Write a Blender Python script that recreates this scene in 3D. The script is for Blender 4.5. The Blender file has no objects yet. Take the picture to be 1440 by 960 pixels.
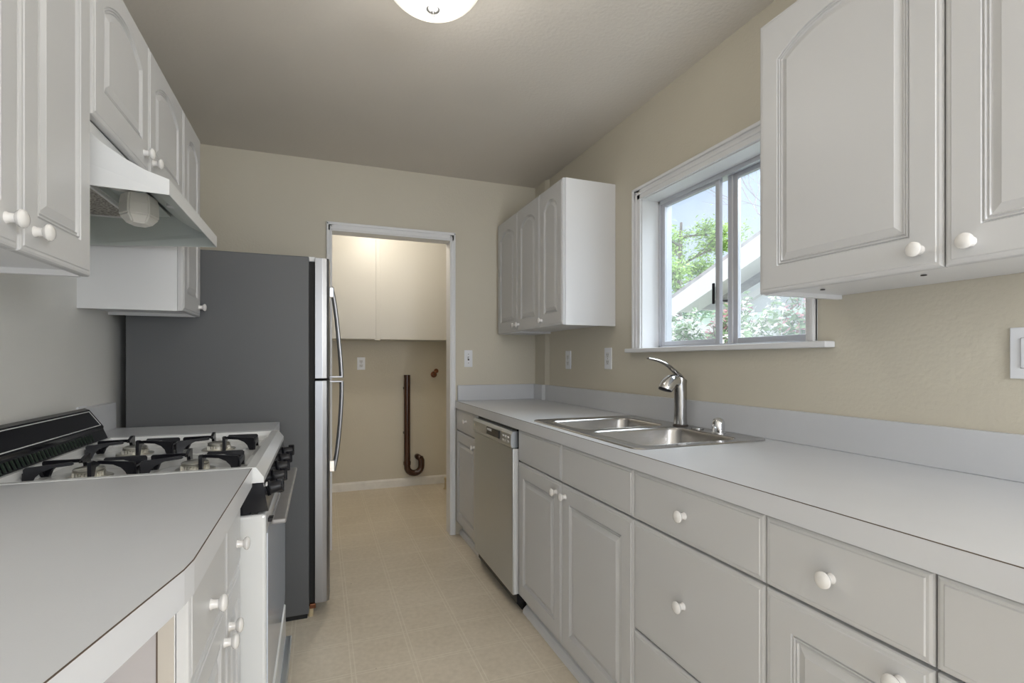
import bpy, bmesh, math, random
from mathutils import Vector, Matrix
random.seed(7)
C = bpy.context.scene.collection
PI = math.pi

# ------------------------------------------------------------------ materials
def mat(name, col, rough=0.5, metal=0.0, bump=0.0, bscale=60.0, var=0.0, vscale=3.0, spec=0.5, coat=0.0, stretch=None, emit=None, estr=0.0):
    m = bpy.data.materials.new(name); m.use_nodes = True
    nt = m.node_tree; N = nt.nodes; L = nt.links
    b = N['Principled BSDF']
    b.inputs['Base Color'].default_value = (*col, 1)
    b.inputs['Roughness'].default_value = rough
    b.inputs['Metallic'].default_value = metal
    b.inputs['Specular IOR Level'].default_value = spec
    b.inputs['Coat Weight'].default_value = coat
    b.inputs['Coat Roughness'].default_value = 0.15
    tc = N.new('ShaderNodeTexCoord'); mp = N.new('ShaderNodeMapping')
    L.new(tc.outputs['Object'], mp.inputs['Vector'])
    if stretch: mp.inputs['Scale'].default_value = stretch
    if bump:
        n = N.new('ShaderNodeTexNoise'); n.inputs['Scale'].default_value = bscale; n.inputs['Detail'].default_value = 3
        L.new(mp.outputs['Vector'], n.inputs['Vector'])
        bp = N.new('ShaderNodeBump'); bp.inputs['Strength'].default_value = bump; bp.inputs['Distance'].default_value = 0.004
        L.new(n.outputs['Fac'], bp.inputs['Height']); L.new(bp.outputs['Normal'], b.inputs['Normal'])
    if var:
        n = N.new('ShaderNodeTexNoise'); n.inputs['Scale'].default_value = vscale; n.inputs['Detail'].default_value = 5
        L.new(mp.outputs['Vector'], n.inputs['Vector'])
        r = N.new('ShaderNodeValToRGB')
        r.color_ramp.elements[0].position = 0.3; r.color_ramp.elements[1].position = 0.7
        r.color_ramp.elements[0].color = (*[max(0, c*(1-var)) for c in col], 1)
        r.color_ramp.elements[1].color = (*[min(1, c*(1+var)) for c in col], 1)
        L.new(n.outputs['Fac'], r.inputs['Fac']); L.new(r.outputs['Color'], b.inputs['Base Color'])
    if emit:
        b.inputs['Emission Color'].default_value = (*emit, 1); b.inputs['Emission Strength'].default_value = estr
    return m

M = {}
M['wall'] = mat('cream_wall_paint', (0.62, 0.575, 0.475), 0.55, bump=0.25, bscale=90, var=0.02, vscale=2)
M['wall_l'] = mat('pale_wall_paint', (0.80, 0.79, 0.76), 0.5, bump=0.2, bscale=90)
M['ceil'] = mat('ceiling_paint', (0.71, 0.665, 0.605), 0.6, bump=0.35, bscale=70, var=0.02, vscale=2)
M['trim'] = mat('white_gloss_trim', (0.80, 0.80, 0.81), 0.35)
M['base'] = mat('scuffed_white_baseboard', (0.80, 0.78, 0.74), 0.5, var=0.06, vscale=14)
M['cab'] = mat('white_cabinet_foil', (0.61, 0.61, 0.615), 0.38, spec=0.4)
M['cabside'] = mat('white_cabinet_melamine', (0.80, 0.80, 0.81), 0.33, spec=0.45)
M['under'] = mat('cabinet_underside', (0.50, 0.46, 0.41), 0.5)
M['lcab'] = mat('cream_laundry_cabinet', (0.58, 0.57, 0.54), 0.4)
M['panel'] = mat('pale_mauve_panel', (0.44, 0.415, 0.42), 0.5)
M['knob'] = mat('white_ceramic_knob', (0.80, 0.78, 0.76), 0.15, coat=0.4)
M['top'] = mat('white_laminate', (0.61, 0.62, 0.645), 0.28, spec=0.5, bump=0.04, bscale=300, var=0.015, vscale=8)
M['topedge'] = mat('laminate_edge', (0.68, 0.69, 0.72), 0.3)
M['seam'] = mat('brown_laminate_seam', (0.10, 0.07, 0.05), 0.6)
M['gap'] = mat('dark_gap', (0.05, 0.04, 0.035), 0.8)
M['steel'] = mat('brushed_steel', (0.60, 0.63, 0.66), 0.38, 1.0, bump=0.015, bscale=30, stretch=(1, 1, 25))
M['satin'] = mat('satin_aluminium', (0.36, 0.35, 0.345), 0.42, 0.5, var=0.04, vscale=30)
M['sink'] = mat('satin_sink_steel', (0.50, 0.49, 0.48), 0.27, 1.0, bump=0.03, bscale=60)
M['chrome'] = mat('polished_chrome', (0.72, 0.72, 0.73), 0.08, 1.0)
M['nickel'] = mat('faucet_steel', (0.38, 0.37, 0.36), 0.14, 1.0)
M['fridge'] = mat('grey_fridge_side', (0.105, 0.108, 0.112), 0.45, bump=0.08, bscale=240)
M['fdoor'] = mat('stainless_fridge_door', (0.36, 0.36, 0.37), 0.32, 1.0, bump=0.03, bscale=20, stretch=(1, 1, 20))
M['black'] = mat('gloss_black_enamel', (0.006, 0.006, 0.009), 0.14, spec=0.35)
M['iron'] = mat('black_cast_iron', (0.008, 0.008, 0.011), 0.28, bump=0.1, bscale=150, spec=0.35)
M['plastic'] = mat('black_plastic', (0.012, 0.012, 0.015), 0.35, spec=0.35)
M['dark'] = mat('black_rubber', (0.01, 0.01, 0.01), 0.7)
M['enamel'] = mat('white_stove_enamel', (0.76, 0.77, 0.77), 0.2, coat=0.3)
M['oven'] = mat('pale_oven_glass', (0.58, 0.62, 0.70), 0.15, coat=0.5)
M['hood'] = mat('hood_enamel', (0.68, 0.69, 0.70), 0.28)
M['hoodin'] = mat('hood_inner_grey', (0.60, 0.64, 0.62), 0.35)
M['burner'] = mat('burner_aluminium', (0.74, 0.72, 0.66), 0.32, 1.0, var=0.15, vscale=40)
M['plate'] = mat('white_plastic_plate', (0.80, 0.81, 0.84), 0.3)
M['plated'] = mat('outlet_socket', (0.70, 0.70, 0.70), 0.35)
M['lamp_plastic'] = mat('yellowed_lamp_plastic', (0.82, 0.80, 0.75), 0.35)
M['amber'] = mat('beige_rubber', (0.55, 0.45, 0.28), 0.5)
M['alu'] = mat('window_aluminium', (0.64, 0.65, 0.69), 0.35, 0.5)
M['outline'] = mat('white_line', (0.75, 0.75, 0.75), 0.4)
M['fin'] = mat('dark_green_fin', (0.012, 0.025, 0.014), 0.3)
M['finial'] = mat('pewter_finial', (0.40, 0.39, 0.38), 0.35, 1.0)
M['bowl'] = mat('frosted_lamp_glass', (0.9, 0.88, 0.80), 0.3, emit=(1.0, 0.95, 0.80), estr=0.62)
M['pipe'] = mat('painted_copper_pipe', (0.055, 0.020, 0.010), 0.22, 0.1, bump=0.2, bscale=40, coat=0.4)
M['brass'] = mat('old_brass', (0.20, 0.08, 0.04), 0.3, 0.8)
M['siding'] = mat('white_siding', (0.75, 0.76, 0.76), 0.6)
M['rake'] = mat('white_fascia', (0.80, 0.77, 0.74), 0.6)
M['roof'] = mat('grey_shingles', (0.45, 0.42, 0.42), 0.9, var=0.2, vscale=8)
M['eave'] = mat('pale_green_awning', (0.50, 0.62, 0.52), 0.7, var=0.1, vscale=6)
M['grass'] = mat('lawn', (0.36, 0.38, 0.32), 0.9, var=0.3, vscale=4)
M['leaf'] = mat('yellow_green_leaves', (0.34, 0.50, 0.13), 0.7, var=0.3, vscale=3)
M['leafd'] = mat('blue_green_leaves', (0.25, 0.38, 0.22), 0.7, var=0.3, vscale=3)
M['leafb'] = mat('bush_leaves', (0.28, 0.40, 0.22), 0.7, var=0.4, vscale=6)
M['flower'] = mat('white_blossom', (0.90, 0.88, 0.86), 0.8)
M['pink'] = mat('pink_blossom', (0.60, 0.32, 0.34), 0.8)
M['bark'] = mat('grey_bark', (0.30, 0.25, 0.24), 0.9, var=0.2, vscale=10)
M['twig'] = mat('mauve_twigs', (0.48, 0.42, 0.46), 0.9)

# filter mesh
def filter_mat():
    m = mat('greasy_mesh_filter', (0.25, 0.22, 0.18), 0.5, 0.5)
    nt = m.node_tree; N = nt.nodes; L = nt.links; b = N['Principled BSDF']
    tc = N.new('ShaderNodeTexCoord'); v = N.new('ShaderNodeTexVoronoi'); v.inputs['Scale'].default_value = 160
    L.new(tc.outputs['Object'], v.inputs['Vector'])
    r = N.new('ShaderNodeValToRGB'); r.color_ramp.elements[0].color = (0.06, 0.045, 0.035, 1); r.color_ramp.elements[1].color = (0.50, 0.47, 0.42, 1)
    r.color_ramp.elements[0].position = 0.15; r.color_ramp.elements[1].position = 0.75
    L.new(v.outputs['Distance'], r.inputs['Fac']); L.new(r.outputs['Color'], b.inputs['Base Color'])
    return m
M['filter'] = filter_mat()

def floor_mat():
    m = mat('vinyl_tile_floor', (0.5, 0.42, 0.3), 0.36, spec=0.4)
    nt = m.node_tree; N = nt.nodes; L = nt.links; b = N['Principled BSDF']
    tc = N.new('ShaderNodeTexCoord'); sp = N.new('ShaderNodeSeparateXYZ'); L.new(tc.outputs['Object'], sp.inputs[0])
    def math_(op, a, bv=None, clamp=False):
        n = N.new('ShaderNodeMath'); n.operation = op; n.use_clamp = clamp
        for i, x in enumerate((a, bv)):
            if x is None: continue
            if isinstance(x, (int, float)): n.inputs[i].default_value = x
            else: L.new(x, n.inputs[i])
        return n.outputs[0]
    T = 0.2286
    lines = None
    for out, ph in ((sp.outputs[0], 0.119), (sp.outputs[1], 2.0)):
        for off in (-0.0075, 0.0075):
            f = math_('ADD', out, 50*T - ph + off)
            f = math_('MODULO', f, T)
            f = math_('SUBTRACT', f, T/2)
            f = math_('ABSOLUTE', f)
            f = math_('GREATER_THAN', f, T/2 - 0.0022)
            lines = f if lines is None else math_('MAXIMUM', lines, f)
    n1 = N.new('ShaderNodeTexNoise'); n1.inputs['Scale'].default_value = 2.2; n1.inputs['Detail'].default_value = 6
    n2 = N.new('ShaderNodeTexNoise'); n2.inputs['Scale'].default_value = 45; n2.inputs['Detail'].default_value = 4
    L.new(tc.outputs['Object'], n1.inputs['Vector']); L.new(tc.outputs['Object'], n2.inputs['Vector'])
    r1 = N.new('ShaderNodeValToRGB')
    r1.color_ramp.elements[0].position = 0.32; r1.color_ramp.elements[1].position = 0.68
    r1.color_ramp.elements[0].color = (0.70, 0.62, 0.50, 1); r1.color_ramp.elements[1].color = (0.78, 0.70, 0.58, 1)
    L.new(n1.outputs['Fac'], r1.inputs['Fac'])
    r2 = N.new('ShaderNodeValToRGB')
    r2.color_ramp.elements[0].position = 0.30; r2.color_ramp.elements[1].position = 0.70
    r2.color_ramp.elements[0].color = (0.86, 0.85, 0.83, 1); r2.color_ramp.elements[1].color = (1, 1, 1, 1)
    L.new(n2.outputs['Fac'], r2.inputs['Fac'])
    mx = N.new('ShaderNodeMixRGB'); mx.blend_type = 'MULTIPLY'; mx.inputs[0].default_value = 0.8
    L.new(r1.outputs[0], mx.inputs[1]); L.new(r2.outputs[0], mx.inputs[2])
    # the lines fade in and out with wear
    n3 = N.new('ShaderNodeTexNoise'); n3.inputs['Scale'].default_value = 5; L.new(tc.outputs['Object'], n3.inputs['Vector'])
    lf = math_('MULTIPLY', lines, math_('MULTIPLY', n3.outputs['Fac'], 0.85))
    m2 = N.new('ShaderNodeMixRGB'); L.new(lf, m2.inputs[0]); L.new(mx.outputs[0], m2.inputs[1]); m2.inputs[2].default_value = (0.88, 0.82, 0.70, 1)
    # dark specks
    v = N.new('ShaderNodeTexVoronoi'); v.inputs['Scale'].default_value = 5.5; L.new(tc.outputs['Object'], v.inputs['Vector'])
    sk = math_('LESS_THAN', v.outputs['Distance'], 0.022)
    m3 = N.new('ShaderNodeMixRGB'); L.new(math_('MULTIPLY', sk, 0.5), m3.inputs[0]); L.new(m2.outputs[0], m3.inputs[1]); m3.inputs[2].default_value = (0.2, 0.15, 0.1, 1)
    L.new(m3.outputs[0], b.inputs['Base Color'])
    bp = N.new('ShaderNodeBump'); bp.inputs['Strength'].default_value = 0.08; bp.inputs['Distance'].default_value = 0.002
    L.new(n2.outputs['Fac'], bp.inputs['Height']); L.new(bp.outputs['Normal'], b.inputs['Normal'])
    return m
M['floor'] = floor_mat()

def glass_mat(name, dirt):
    m = bpy.data.materials.new(name); m.use_nodes = True
    nt = m.node_tree; N = nt.nodes; L = nt.links
    for n in list(N): N.remove(n)
    o = N.new('ShaderNodeOutputMaterial'); t = N.new('ShaderNodeBsdfTransparent'); g = N.new('ShaderNodeBsdfGlossy'); d = N.new('ShaderNodeBsdfTranslucent')
    g.inputs['Roughness'].default_value = 0.02; t.inputs[0].default_value = (0.95, 0.97, 0.97, 1); d.inputs[0].default_value = (0.95, 0.96, 1, 1)
    m1 = N.new('ShaderNodeMixShader'); m1.inputs[0].default_value = .05; L.new(t.outputs[0], m1.inputs[1]); L.new(g.outputs[0], m1.inputs[2])
    m2 = N.new('ShaderNodeMixShader')
    tc = N.new('ShaderNodeTexCoord'); n = N.new('ShaderNodeTexNoise'); n.inputs['Scale'].default_value = 6; n.inputs['Detail'].default_value = 5
    L.new(tc.outputs['Object'], n.inputs['Vector'])
    mr = N.new('ShaderNodeMapRange'); mr.inputs[3].default_value = dirt*0.5; mr.inputs[4].default_value = dirt*1.5
    L.new(n.outputs['Fac'], mr.inputs[0]); L.new(mr.outputs[0], m2.inputs[0])
    L.new(m1.outputs[0], m2.inputs[1]); L.new(d.outputs[0], m2.inputs[2]); L.new(m2.outputs[0], o.inputs[0])
    return m
M['glass'] = glass_mat('window_glass', 0.03)
M['screen'] = glass_mat('dusty_window_glass', 0.07)

# ------------------------------------------------------------------ mesh helpers
class MB:
    def __init__(s): s.bm = bmesh.new()
    def box(s, x0, x1, y0, y1, z0, z1, bev=0.0, seg=2):
        b = bmesh.new()
        bmesh.ops.create_cube(b, size=1)
        sx, sy, sz = abs(x1-x0), abs(y1-y0), abs(z1-z0)
        for v in b.verts:
            v.co = Vector(((x0+x1)/2+v.co.x*sx, (y0+y1)/2+v.co.y*sy, (z0+z1)/2+v.co.z*sz))
        if bev:
            bmesh.ops.bevel(b, geom=b.edges[:], offset=min(bev, sx*.49, sy*.49, sz*.49), segments=seg, profile=0.5, affect='EDGES')
        return s._add(b)
    def _add(s, b):
        me = bpy.data.meshes.new('t'); b.to_mesh(me); b.free(); s.bm.from_mesh(me); bpy.data.meshes.remove(me); return s
    def prism(s, pts, axis, a0, a1, bev=0.0):
        """pts: outline in the two other axes, pushed along axis from a0 to a1"""
        b = bmesh.new()
        def co(p, a):
            if axis == 'y': return (p[0], a, p[1])
            if axis == 'x': return (a, p[0], p[1])
            return (p[0], p[1], a)
        v0 = [b.verts.new(co(p, a0)) for p in pts]; v1 = [b.verts.new(co(p, a1)) for p in pts]
        n = len(pts)
        b.faces.new(v0); b.faces.new(v1[::-1])
        for i in range(n): b.faces.new((v0[i], v1[i], v1[(i+1) % n], v0[(i+1) % n]))
        bmesh.ops.recalc_face_normals(b, faces=b.faces[:])
        if bev: bmesh.ops.bevel(b, geom=b.edges[:], offset=bev, segments=2, profile=0.5, affect='EDGES')
        return s._add(b)
    def poly(s, verts, faces):
        b = bmesh.new(); vs = [b.verts.new(v) for v in verts]
        for f in faces: b.faces.new([vs[i] for i in f])
        bmesh.ops.recalc_face_normals(b, faces=b.faces[:])
        return s._add(b)
    def lathe(s, prof, origin, axis=(0, 0, 1), seg=24):
        """prof: (radius, distance along axis)"""
        b = bmesh.new(); q = Vector((0, 0, 1)).rotation_difference(Vector(axis).normalized())
        rings = []
        for r, h in prof:
            if r < 1e-6: rings.append([b.verts.new(Vector(origin)+q @ Vector((0, 0, h)))])
            else: rings.append([b.verts.new(Vector(origin)+q @ Vector((r*math.cos(2*PI*i/seg), r*math.sin(2*PI*i/seg), h))) for i in range(seg)])
        for A, B in zip(rings, rings[1:]):
            for i in range(seg):
                j = (i+1) % seg
                if len(A) == 1 and len(B) == 1: continue
                if len(A) == 1: b.faces.new((A[0], B[i], B[j]))
                elif len(B) == 1: b.faces.new((A[i], B[0], A[j]))
                else: b.faces.new((A[i], B[i], B[j], A[j]))
        if len(rings[0]) > 1: b.faces.new(rings[0])
        if len(rings[-1]) > 1: b.faces.new(rings[-1][::-1])
        bmesh.ops.recalc_face_normals(b, faces=b.faces[:])
        return s._add(b)
    def tube(s, path, rad, seg=12, flat=1.0, side=None, sub=1):
        """swept tube; rad one number or a list; flat squashes the section along the second axis"""
        P = [Vector(p) for p in path]
        R = rad if isinstance(rad, (list, tuple)) else [rad]*len(P)
        if sub > 1:
            Q = []; RR = []
            n = len(P)
            for i in range(n-1):
                p0, p1, p2, p3 = P[max(i-1, 0)], P[i], P[i+1], P[min(i+2, n-1)]
                for k in range(sub):
                    t = k/sub
                    Q.append(0.5*((2*p1)+(-p0+p2)*t+(2*p0-5*p1+4*p2-p3)*t*t+(-p0+3*p1-3*p2+p3)*t**3)); RR.append(R[i]*(1-t)+R[i+1]*t)
            Q.append(P[-1]); RR.append(R[-1]); P, R = Q, RR
        b = bmesh.new(); rings = []; up = Vector(side) if side else None
        for i, p in enumerate(P):
            d = (P[min(i+1, len(P)-1)]-P[max(i-1, 0)]).normalized()
            if up is None:
                up = d.orthogonal()
            a = (up - d*up.dot(d)).normalized(); c = d.cross(a)
            if side is None: up = a
            rings.append([b.verts.new(p+a*R[i]*math.cos(2*PI*k/seg)+c*R[i]*flat*math.sin(2*PI*k/seg)) for k in range(seg)])
        for A, B in zip(rings, rings[1:]):
            for k in range(seg): b.faces.new((A[k], A[(k+1) % seg], B[(k+1) % seg], B[k]))
        b.faces.new(rings[0]); b.faces.new(rings[-1][::-1])
        bmesh.ops.recalc_face_normals(b, faces=b.faces[:])
        return s._add(b)
    def build(s, name, material, parent=None, smooth=False):
        me = bpy.data.meshes.new(name)
        off = Vector(parent['_o']) if parent is not None else Vector((0, 0, 0))
        for v in s.bm.verts: v.co -= off
        s.bm.to_mesh(me); s.bm.free()
        me.materials.append(M[material])
        if smooth:
            for p in me.polygons: p.use_smooth = True
            me.set_sharp_from_angle(angle=math.radians(35))
        o = bpy.data.objects.new(name, me); C.objects.link(o)
        o['_o'] = tuple(off)
        if parent is not None: o.parent = parent
        return o

def thing(name, loc, label, cat, group=None):
    o = bpy.data.objects.new(name, None); o.empty_display_size = 0.05; C.objects.link(o)
    o.location = loc; o['_o'] = tuple(loc); o['label'] = label; o['category'] = cat
    if group: o['group'] = group
    return o
def tag(o, label, cat, group=None):
    o['label'] = label; o['category'] = cat
    if group: o['group'] = group
    return o
def struct(o): o['kind'] = 'structure'; return o

# ------------------------------------------------------------------ measures
XL, XR = -0.80, 1.48          # side walls
YB, YR = 3.37, -2.4           # back wall, rear opening wall
ZC = 2.44
YL = 4.84                     # laundry far wall
CT = 0.914                    # counter top
CU = 0.867

# ------------------------------------------------------------------ room
struct(MB().box(XL-.14, XR+.14, YR-.14, YL+.14, -.1, 0).build('floor', 'floor'))
struct(MB().box(XL-.14, XR+.14, YR-.14, YL+.14, ZC, ZC+.1).build('ceiling', 'ceil'))
struct(MB().box(XL-.14, XL, YR, YL, 0, ZC).build('wall_left', 'wall_l'))
wy0, wy1, wz0, wz1 = 1.19, 2.095, 1.247, 1.98
wr = MB()
wr.box(XR, XR+.14, YR, wy0, 0, ZC).box(XR, XR+.14, wy1, YL, 0, ZC).box(XR, XR+.14, wy0, wy1, 0, 1.227).box(XR, XR+.14, wy0, wy1, wz1, ZC)
struct(wr.build('wall_right', 'wall'))
struct(MB().prism([(XR, 3.16), (XR-.018, 3.20), (XR-.018, YB), (XR, YB)], 'z', 0.0, ZC).build('trim_2', 'wall'))
dx0, dx1, dz = 0.071, 0.827, 2.003
wb = MB()
wb.box(XL, dx0-.01, YB, YB+.10, 0, ZC).box(dx1+.01, XR, YB, YB+.10, 0, ZC).box(dx0-.01, dx1+.01, YB, YB+.10, dz+.01, ZC)
struct(wb.build('wall_back', 'wall'))
struct(MB().box(XL-.14, XR+.14, YL, YL+.14, 0, ZC).build('wall_laundry', 'wall'))
# unseen rear wall; its wide opening is invented to hold the added light
rw = MB().box(XL-.14, XL+.15, YR-.14, YR, 0, ZC).box(XR-.15, XR+.14, YR-.14, YR, 0, ZC).box(XL+.15, XR-.15, YR-.14, YR, 2.25, ZC)
struct(rw.build('wall_rear', 'wall'))

# doorway casing
dc = thing('trim_1', ((dx0+dx1)/2, YB, 0), 'white doorway casing', 'trim'); del dc['label']; del dc['category']; struct(dc)
def casing(x0, x1, z0, z1, horiz=False, inner='r'):
    m = MB().box(x0, x1, YB-.012, YB, z0, z1, .002)
    if horiz:
        m.box(x0, x1, YB-.018, YB, z1-.018, z1, .003); m.box(x0+.02, x1-.02, YB-.016, YB, z0+.008, z0+.022, .003)
    else:
        if inner == 'r': m.box(x1-.012, x1, YB-.018, YB, z0, z1, .003); m.box(x0+.006, x0+.014, YB-.016, YB, z0, z1-.02, .003)
        else: m.box(x0, x0+.012, YB-.018, YB, z0, z1, .003); m.box(x1-.014, x1-.006, YB-.016, YB, z0, z1-.02, .003)
    return m
casing(dx1, dx1+.037, 0, dz+.052).build('side_casing', 'trim', dc)
casing(dx0-.033, dx0, 0, dz+.052, inner='l').build('side_casing', 'trim', dc)
casing(dx0-.033, dx1+.037, dz, dz+.055, True).build('head_casing', 'trim', dc)
MB().box(dx1, dx1+.01, YB, YB+.10, 0, dz).build('jamb', 'trim', dc)
MB().box(dx0-.01, dx0, YB, YB+.10, 0, dz).build('jamb', 'trim', dc)
MB().box(dx0-.01, dx1+.01, YB, YB+.10, dz, dz+.01).build('head_jamb', 'trim', dc)

bb = MB().prism([(YL-.014, 0), (YL-.014, .062), (YL-.006, .078), (YL, .078), (YL, 0)], 'x', XL, XR)
struct(bb.build('baseboard_laundry', 'base'))

# window
win = thing('window_1', (XR, (wy0+wy1)/2, wz0), '', ''); del win['label']; del win['category']; struct(win)
def wtrim(y0, y1, z0, z1, vert):
    m = MB().box(XR-.012, XR, y0, y1, z0, z1, .002)
    if vert: m.box(XR-.022, XR, y0, y0+.014, z0, z1, .004) if vert == 'n' else m.box(XR-.022, XR, y1-.014, y1, z0, z1, .004); m.box(XR-.017, XR, (y0+y1)/2-.006, (y0+y1)/2+.008, z0, z1-.02, .004)
    else: m.box(XR-.022, XR, y0, y1, z1-.014, z1, .004).box(XR-.017, XR, y0+.02, y1-.02, (z0+z1)/2-.008, (z0+z1)/2+.006, .004)
    return m
wtrim(wy1, wy1+.057, wz0, wz1+.06, 'f').build('casing', 'trim', win)
wtrim(wy0-.035, wy0, wz0, wz1+.06, 'n').build('casing', 'trim', win)
wtrim(wy0-.035, wy1+.057, wz1, wz1+.06, None).build('casing', 'trim', win)
MB().box(XR-.002, XR+.139, wy0, wy1, 1.2275, wz0+.0005).box(XR-.045, XR-.0005, 1.096, 2.18, 1.227, wz0, .004).build('window_sill', 'trim', win)
rv = MB().box(XR-.001, XR+.14, wy1-.004, wy1, wz0, wz1).box(XR-.001, XR+.14, wy0, wy0+.004, wz0, wz1).box(XR-.001, XR+.14, wy0, wy1, wz1-.004, wz1)
rv.build('reveal_lining', 'trim', win)
fx = XR+.115
fr = MB()
fr.box(fx-.02, fx+.05, wy1-.018, wy1-.004, wz0, wz1-.004).box(fx-.02, fx+.05, wy0+.004, wy0+.05, wz0, wz1-.004)
fr.box(fx-.02, fx+.05, wy0+.004, wy1-.004, wz1-.016, wz1-.004).box(fx-.02, fx+.05, wy0+.004, wy1-.004, wz0, wz0+.012)
fr.box(fx-.022, fx-.012, wy0+.05, wy1-.018, wz1-.024, wz1-.012)
fr.build('window_frame', 'alu', win)
def sash(x, y0, y1, s0, s1, gl, name):
    z0, z1 = wz0+.012, wz1-.016
    f = MB().box(x-.009, x+.009, y0, y0+s0, z0, z1, .002).box(x-.009, x+.009, y1-s1, y1, z0, z1, .002)
    f.box(x-.009, x+.009, y0+s0, y1-s1, z1-.02, z1, .002).box(x-.009, x+.009, y0+s0, y1-s1, z0, z0+.022, .002)
    f = f.build(name, 'alu', win)
    MB().box(x-.002, x+.002, y0+s0, y1-s1, z0+.02, z1-.018).build('pane', gl, f)
    return f
s1 = sash(fx-.001, 1.69, wy1-.018, .024, .022, 'glass', 'sliding_sash')
s2 = sash(fx+.026, wy0+.05, 1.672, .05, .055, 'screen', 'fixed_sash')
MB().box(fx-.018, fx-.009, 1.715, 1.727, 1.43, 1.52, .003).build('latch', 'plastic', s1)
MB().box(fx+.012, fx+.017, 1.640, 1.646, wz0+.012, wz1-.02, .001).build('meeting_rail', 'outline', s2)

# ------------------------------------------------------------------ doors & drawer fronts with routed profiles
def offset_loop(L, d):
    n = len(L); out = []
    for i in range(n):
        p, a, q = Vector(L[i-1]), Vector(L[i]), Vector(L[(i+1) % n])
        e1 = (a-p).normalized(); e2 = (q-a).normalized()
        n1 = Vector((-e1.y, e1.x)); n2 = Vector((-e2.y, e2.x))   # inward for CCW
        m = (n1+n2); m.normalize()
        k = d/max(0.35, m.dot(n1))
        out.append(a+m*k)
    return out
def front(mb, x, y0, y1, z0, z1, side, kind='arch', th=.019, stile=.055, rail=.06, rt=None):
    """side +1: faces +X; side -1: faces -X. x = plane of the front face."""
    g = .0015
    y0 += g; y1 -= g; z0 += g; z1 -= g
    W, H = y1-y0, z1-z0; rt = rail if rt is None else rt
    b = bmesh.new()
    def put(L, d): return [b.verts.new((x+side*d, y0+p[0], z0+p[1])) for p in L]
    rise = min(.052, W*.17)
    if kind == 'arch':
        A = [(stile, rail), (W-stile, rail)]
        zs = H-rt-rise; k = 14
        hw = (W-2*stile)/2; R = (hw*hw+rise*rise)/(2*rise)
        ang = math.asin(min(1, hw/R))
        for i in range(k+1):
            t = ang-2*ang*i/k
            A.append((W/2+R*math.sin(t), zs+rise-R+R*math.cos(t)))
    elif kind == 'panel':
        A = [(stile, rail), (W-stile, rail), (W-stile, H-rail), (stile, H-rail)]
    else: A = None
    def rect_for(ins):
        r = [(ins, ins), (W-ins, ins)]
        if A is None or kind == 'panel': return r+[(W-ins, H-ins), (ins, H-ins)]
        k = len(A)-3
        xs = [p[0] for p in A[2:]]
        for i, xx in enumerate(xs):
            f = (xx-stile)/(W-2*stile); r.append((ins+f*(W-2*ins), H-ins))
        return r
    loops = [put(rect_for(0), -th), put(rect_for(0), -.007), put(rect_for(.002), -.0035), put(rect_for(.006), -.0018), put(rect_for(.0105), -.0018), put(rect_for(.0125), 0)]
    if A is not None:
        prof = [(0, 0), (.0020, -.0042), (.0036, -.0042), (.0050, -.0010), (.0066, -.0010), (.0082, -.0050), (.0100, -.0050), (.0125, -.0020), (.0145, -.0052), (.0165, -.0052), (.030, -.0006), (.0312, 0)]
        for o_, d in prof: loops.append(put([tuple(p) for p in offset_loop(A, o_)] if o_ else A, d))
    n = len(loops[0])
    for P, Q in zip(loops, loops[1:]):
        for i in range(n): b.faces.new((P[i], P[(i+1) % n], Q[(i+1) % n], Q[i]))
    b.faces.new(loops[-1]); b.faces.new(loops[0][::-1])
    bmesh.ops.recalc_face_normals(b, faces=b.faces[:])
    return mb._add(b)
def knob(x, y, z, side, parent, r=.0155, name='knob'):
    m = MB().lathe([(.0100, 0), (.0100, .002), (.0082, .005), (.0080, .013), (r*.84, .016), (r, .0205), (r*.97, .0235), (r*.75, .0265), (r*.35, .0280), (0, .0283)], (x, y, z), (side, 0, 0), 24)
    return m.build(name, 'knob', parent, True)
def cab_door(parent, x, y0, y1, z0, z1, side, kind, kn=None, name='door', **k):
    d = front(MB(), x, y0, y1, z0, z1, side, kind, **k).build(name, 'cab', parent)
    if kn: knob(x, kn[0], kn[1], side, d)
    return d
def carcass(parent, x0, x1, y0, y1, z0, z1, name='cabinet_body', recess=.0):
    m = MB().box(x0, x1, y0, y1, z0+.012, z1)
    # side panels and rails stand down past the bottom board
    m.box(x0, x1, y0, y0+.016, z0, z0+.012).box(x0, x1, y1-.016, y1, z0, z0+.012)
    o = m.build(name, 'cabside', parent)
    xf = x1 if abs(x1) < abs(x0) else x0
    return o

UF = 1.162; UB = UF+.02       # right upper: door face, box front
G = 'white upper cabinets'
# right near
t = thing('upper_cabinet', (XR, .6, 1.372), 'large white wall cabinet with two arched doors right of the window', 'cabinet', G)
carcass(t, UB, XR-.0012, .18, 1.09, 1.372, 2.13)
cab_door(t, UF, .636, 1.09, 1.372, 2.13, -1, 'arch', (.678, 1.415), stile=.06, rail=.07)
cab_door(t, UF, .18, .636, 1.372, 2.13, -1, 'arch', (.590, 1.413), stile=.06, rail=.07)
for yy in (.75, 1.0):
    MB().lathe([(.0, 0), (.006, 0), (.006, .0015), (0, .0015)], (1.30, yy, 1.383), (0, 0, -1), 12).build('cover_cap', 'gap', t)
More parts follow.
